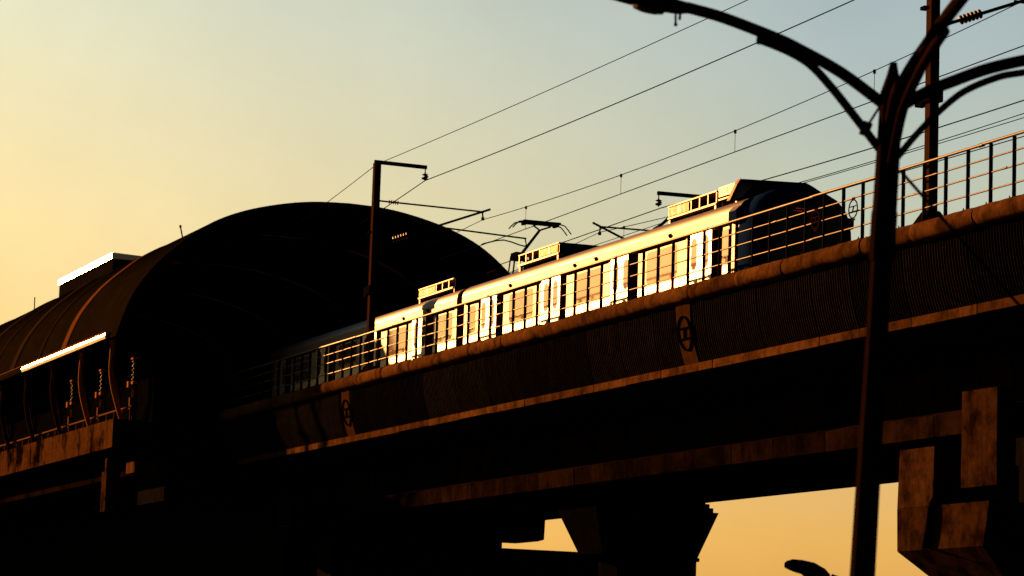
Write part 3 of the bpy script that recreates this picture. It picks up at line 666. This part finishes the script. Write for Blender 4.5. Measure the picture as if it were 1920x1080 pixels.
def arm(ang, main, brace, rm, rb, hs=1.0, head=True):
    d = RT * math.cos(R(ang)) + AW * math.sin(R(ang))
    W = lambda q: TOP + d * q[0] + Vector((0, 0, q[1]))
    pts = smooth_line([W(q) for q in main], 5)
    a = MB().tube(pts, rm, 10).build('arm', M['lamp'], lp)
    bp = smooth_line([W(q) for q in brace], 5); MB().tube(bp, rb, 8).build('brace', M['lamp'], a)
    if head:
        e = pts[-1]; t = (pts[-1] - pts[-3]).normalized(); t = Vector((t.x, t.y, t.z * .8)).normalized(); s = t.cross(Vector((0, 0, 1))).normalized(); u = s.cross(t)
        rings = []
        for k, (w, h0, h1) in zip((-.02, .05, .16, .36, .58, .72, .76), ((.06, -.06, .05), (.10, -.09, .06), (.14, -.10, .08), (.17, -.09, .09), (.15, -.06, .07), (.09, -.03, .04), (.03, -.01, .01))):
            c = e + t * k * hs; rings.append([c + s * w * math.cos(R(q)) + u * (h1 if math.sin(R(q)) > 0 else -h0) * math.sin(R(q)) for q in range(0, 360, 30)])
        MB().loft(rings, 0, True).build('lamp_head', M['lamp'], a)
        b = MB(); c = e + t * .1 - u * .08; b.tube([c, c - u * .11 - t * .03], .012, 6); b.tube([c - t * .05, c - t * .06 - u * .06], .014, 6); b.tube([c - u * .10 - t * .03, c - u * .13 - t * .035], .018, 6); b.build('catch', M['lamp'], a)
        c = e + t * .4; b = MB(); b.loft([[c + s * r_ * math.cos(R(q)) + t * 1.7 * r_ * math.sin(R(q)) - u * dd for q in range(0, 360, 30)] for r_, dd in ((.11, .085), (.10, .115), (.05, .135))]); b.build('lamp_lens', M['lampglass'], a)
arm(165, [(.06, -.02), (.49, .31), (.92, .565), (1.16, .69), (1.72, .93), (2.12, 1.062)], [(1.364, .679), (1.3, .67), (1.03, .548), (.805, .402), (.582, .16), (.36, -.118), (.09, -.47)], .058, .043, 1.75)
arm(-75, [(.05, -.30), (.30, .02), (.62, .12), (1.0, .215), (1.36, .285), (1.9, .39), (2.4, .47), (3.0, .55)], [(1.93, .285), (1.86, .275), (1.46, .185), (1.01, .045), (.5, -.2), (.08, -.72)], .066, .05)
arm(40, [(.06, -.06), (.16, -.02), (.5, .172), (.773, .295), (1.26, .50), (1.77, .664), (2.2, .77)], [(1.85, .56), (1.70, .522), (1.41, .438), (.985, .242), (.674, .011), (.37, -.27), (.10, -.56)], .060, .036)
b = MB()
for u_, w_ in ((.50, -.0),): pass
d = RT * math.cos(R(165)) + AW * math.sin(R(165)); c = TOP + d * .235 + Vector((0, 0, -.27)); b.tube([c - Vector((0, 0, .06)) + d * .02, c + Vector((0, 0, .07)) - d * .03], .052, 8); b.tube([c, TOP + d * .05 + Vector((0, 0, .02))], .014, 6)
b.build('arm_clamp', M['lamp'], lp)
gw = MB().tube(sag((-25.47, 13.87, 5.14), (-22.43, 19.2, G), .06), .016, 8).build('guy_wire', M['wire'])
tag(gw, 'slanting guy wire from the three armed street lamp post down to the right', 'wire')

l2 = thing('street_lamp', 'small curved street lamp head just showing at the bottom edge of the picture', 'street lamp', (-40.0, 22.5, G), 'street lamps')
b = MB(); b.tube([(-40.0, 22.5, G), (-40.0, 22.5, 1.0)], [.09, .06], 12); b.tube([(-40, 22.5, G), (-40, 22.5, G + .5)], .13, 12); b.build('pole', M['lamp'], l2)
b = MB(); b.tube(smooth_line([(-40.0, 22.5, .95), (-40.3, 22.0, 1.45), (-40.6, 21.5, 1.72), (-40.83, 21.15, 1.86)], 5), .045, 10); b.build('arm', M['lamp'], l2)
A0, A1 = Vector((-40.84, 21.14, 1.84)), Vector((-41.17, 20.52, 2.00))
t = (A1 - A0).normalized(); s = t.cross(Vector((0, 0, 1))).normalized(); L_ = (A1 - A0).length; b = MB(); rings = []
for k, w, h in ((0, .05, .05), (.12, .11, .12), (.35, .15, .17), (.6, .15, .165), (.82, .13, .14), (.95, .09, .09), (1.0, .05, .05)):
    c = A0 + t * L_ * k; rings.append([c + s * w * math.cos(R(q)) + Vector((0, 0, 1)) * (h if math.sin(R(q)) > 0 else h * .35) * math.sin(R(q)) for q in range(0, 360, 30)])
b.loft(rings, 0, True); b.build('lamp_head', M['lamp'], l2)
c = A0.lerp(A1, .42); b = MB(); b.loft([[c + s * r_ * math.cos(R(q)) + t * 1.5 * r_ * math.sin(R(q)) - Vector((0, 0, dd)) for q in range(0, 360, 30)] for r_, dd in ((.1, .045), (.09, .075), (.04, .09))]); b.build('lamp_lens', M['lampglass'], l2)

# ------------------------------------------------------------------ light
SUN_AZ, SUN_EL = 18.0, 12.3         # degrees round from the track axis, and up
sd = Vector((-math.cos(R(SUN_AZ)) * math.cos(R(SUN_EL)), -math.sin(R(SUN_AZ)) * math.cos(R(SUN_EL)), math.sin(R(SUN_EL))))
sl = bpy.data.lights.new('sun', 'SUN'); sl.energy = 5.0; sl.angle = R(.5); sl.color = (1, .37, .09)
so = bpy.data.objects.new('sun', sl); COL.objects.link(so); so.rotation_euler = sd.to_track_quat('Z', 'Y').to_euler(); so.location = (-100, -40, 60)
EXPO = 2.3
w = bpy.data.worlds.new('World'); scene.world = w; w.use_nodes = True
nt = w.node_tree; bg = nt.nodes['Background']; N = nt.nodes.new; L = nt.links.new
sk = N('ShaderNodeTexSky'); sk.sky_type = 'NISHITA'; sk.sun_disc = False
sk.sun_elevation = R(SUN_EL); sk.sun_rotation = math.atan2(sd.x, sd.y); sk.dust_density = 4; sk.air_density = 1.5; sk.ozone_density = 1
# dusty evening sky: colour by height, once for the sunward side and once for the side away from the sun
def lin(c): return tuple(((v / 255 + .055) / 1.055) ** 2.4 if v > 10 else v / 255 / 12.92 for v in c) + (1,)
def sky_ramp(stops):
    r = N('ShaderNodeValToRGB'); e = r.color_ramp.elements
    while len(e) < len(stops): e.new(.5)
    for q, (d, c) in zip(e, stops): q.position = d / 90; q.color = lin(c)
    return r
tc = N('ShaderNodeTexCoord'); sx = N('ShaderNodeSeparateXYZ'); L(tc.outputs['Generated'], sx.inputs[0])
el = N('ShaderNodeMath'); el.operation = 'ARCSINE'; L(sx.outputs['Z'], el.inputs[0])
en = N('ShaderNodeMath'); en.operation = 'MULTIPLY'; en.inputs[1].default_value = 2 / math.pi; en.use_clamp = True; L(el.outputs[0], en.inputs[0])
sunward = sky_ramp([(0, (252, 178, 80)), (2.7, (255, 195, 98)), (5.5, (255, 211, 130)), (8.6, (255, 226, 158)), (12.5, (232, 228, 190)), (17, (190, 205, 200)), (26, (110, 135, 150)), (50, (40, 58, 80))])
away = sky_ramp([(0, (205, 145, 70)), (3, (230, 176, 92)), (5.5, (214, 186, 130)), (8.6, (190, 194, 168)), (12.5, (166, 182, 183)), (17, (142, 163, 174)), (26, (84, 108, 130)), (50, (40, 58, 80))])
for r in (sunward, away): L(en.outputs[0], r.inputs[0])
az_ = N('ShaderNodeMath'); az_.operation = 'ARCTAN2'
# azimuth measured from the sun's bearing
vr = N('ShaderNodeVectorRotate'); vr.rotation_type = 'Z_AXIS'; vr.inputs['Angle'].default_value = -math.atan2(sd.y, sd.x); L(tc.outputs['Generated'], vr.inputs['Vector'])
s2 = N('ShaderNodeSeparateXYZ'); L(vr.outputs[0], s2.inputs[0]); L(s2.outputs['Y'], az_.inputs[0]); L(s2.outputs['X'], az_.inputs[1])
ab = N('ShaderNodeMath'); ab.operation = 'ABSOLUTE'; L(az_.outputs[0], ab.inputs[0])
mr = N('ShaderNodeMapRange'); mr.inputs[1].default_value = R(26.5); mr.inputs[2].default_value = R(45.5); L(ab.outputs[0], mr.inputs[0])
mx = N('ShaderNodeMix'); mx.data_type = 'RGBA'; L(mr.outputs[0], mx.inputs[0]); L(sunward.outputs[0], mx.inputs[6]); L(away.outputs[0], mx.inputs[7])
# glow round the sun, dimming towards the opposite horizon
fr = N('ShaderNodeMapRange'); fr.inputs[1].default_value = R(48); fr.inputs[2].default_value = R(85); fr.inputs[3].default_value = 1; fr.inputs[4].default_value = .06; L(ab.outputs[0], fr.inputs[0])
gl = N('ShaderNodeMapRange'); gl.inputs[1].default_value = R(26); gl.inputs[2].default_value = R(4); gl.inputs[3].default_value = 1; gl.inputs[4].default_value = 1.0; L(ab.outputs[0], gl.inputs[0])
ml = N('ShaderNodeMath'); ml.operation = 'MULTIPLY'; L(fr.outputs[0], ml.inputs[0]); L(gl.outputs[0], ml.inputs[1])
m3 = N('ShaderNodeMix'); m3.data_type = 'RGBA'; m3.blend_type = 'MULTIPLY'; m3.inputs[0].default_value = 1; L(mx.outputs[2], m3.inputs[6]); L(ml.outputs[0], m3.inputs[7])
# thin uneven haze
nz = N('ShaderNodeTexNoise'); nz.inputs['Scale'].default_value = 9; nz.inputs['Detail'].default_value = 6; nz.inputs['Roughness'].default_value = .65; L(tc.outputs['Generated'], nz.inputs['Vector'])
nr = N('ShaderNodeMapRange'); nr.inputs[1].default_value = .3; nr.inputs[2].default_value = .7; nr.inputs[3].default_value = 1.0; nr.inputs[4].default_value = 1.10; L(nz.outputs['Fac'], nr.inputs[0])
m4 = N('ShaderNodeMix'); m4.data_type = 'RGBA'; m4.blend_type = 'MULTIPLY'; m4.inputs[0].default_value = 1; L(m3.outputs[2], m4.inputs[6]); L(nr.outputs[0], m4.inputs[7]); m3 = m4
sc_ = N('ShaderNodeMix'); sc_.data_type = 'RGBA'; sc_.blend_type = 'MULTIPLY'; sc_.inputs[0].default_value = 1; sc_.inputs[7].default_value = (2 ** -EXPO / .05,) * 3 + (1,); L(m3.outputs[2], sc_.inputs[6])
fin = N('ShaderNodeMix'); fin.data_type = 'RGBA'; fin.inputs[0].default_value = .02; L(sc_.outputs[2], fin.inputs[6]); L(sk.outputs[0], fin.inputs[7])
L(fin.outputs[2], bg.inputs[0]); bg.inputs[1].default_value = .05

# ------------------------------------------------------------------ camera
f, roll, pitch, az = 5600.0, R(1.9), R(7.646242652), R(21.12672449)
F = Vector((-math.cos(az), math.sin(az), 0)); Rr = Vector((math.sin(az), math.cos(az), 0)); Z = Vector((0, 0, 1))
fwd = F * math.cos(pitch) + Z * math.sin(pitch); up = -F * math.sin(pitch) + Z * math.cos(pitch)
ix = Rr * math.cos(roll) + up * math.sin(roll); iy = -Rr * math.sin(roll) + up * math.cos(roll)
cam = bpy.data.cameras.new('camera'); co = bpy.data.objects.new('camera', cam); COL.objects.link(co)
co.matrix_world = Matrix(((ix.x, iy.x, -fwd.x, 0), (ix.y, iy.y, -fwd.y, 0), (ix.z, iy.z, -fwd.z, EYE), (0, 0, 0, 1)))
cam.sensor_width = 36; cam.lens = 36 * f / 1920; cam.clip_start = .5; cam.clip_end = 6000
cam.dof.use_dof = True; cam.dof.focus_distance = 84; cam.dof.aperture_fstop = 2.6
scene.camera = co
scene.view_settings.view_transform = 'Standard'; scene.view_settings.look = 'None'
scene.view_settings.exposure = EXPO; scene.view_settings.gamma = 1
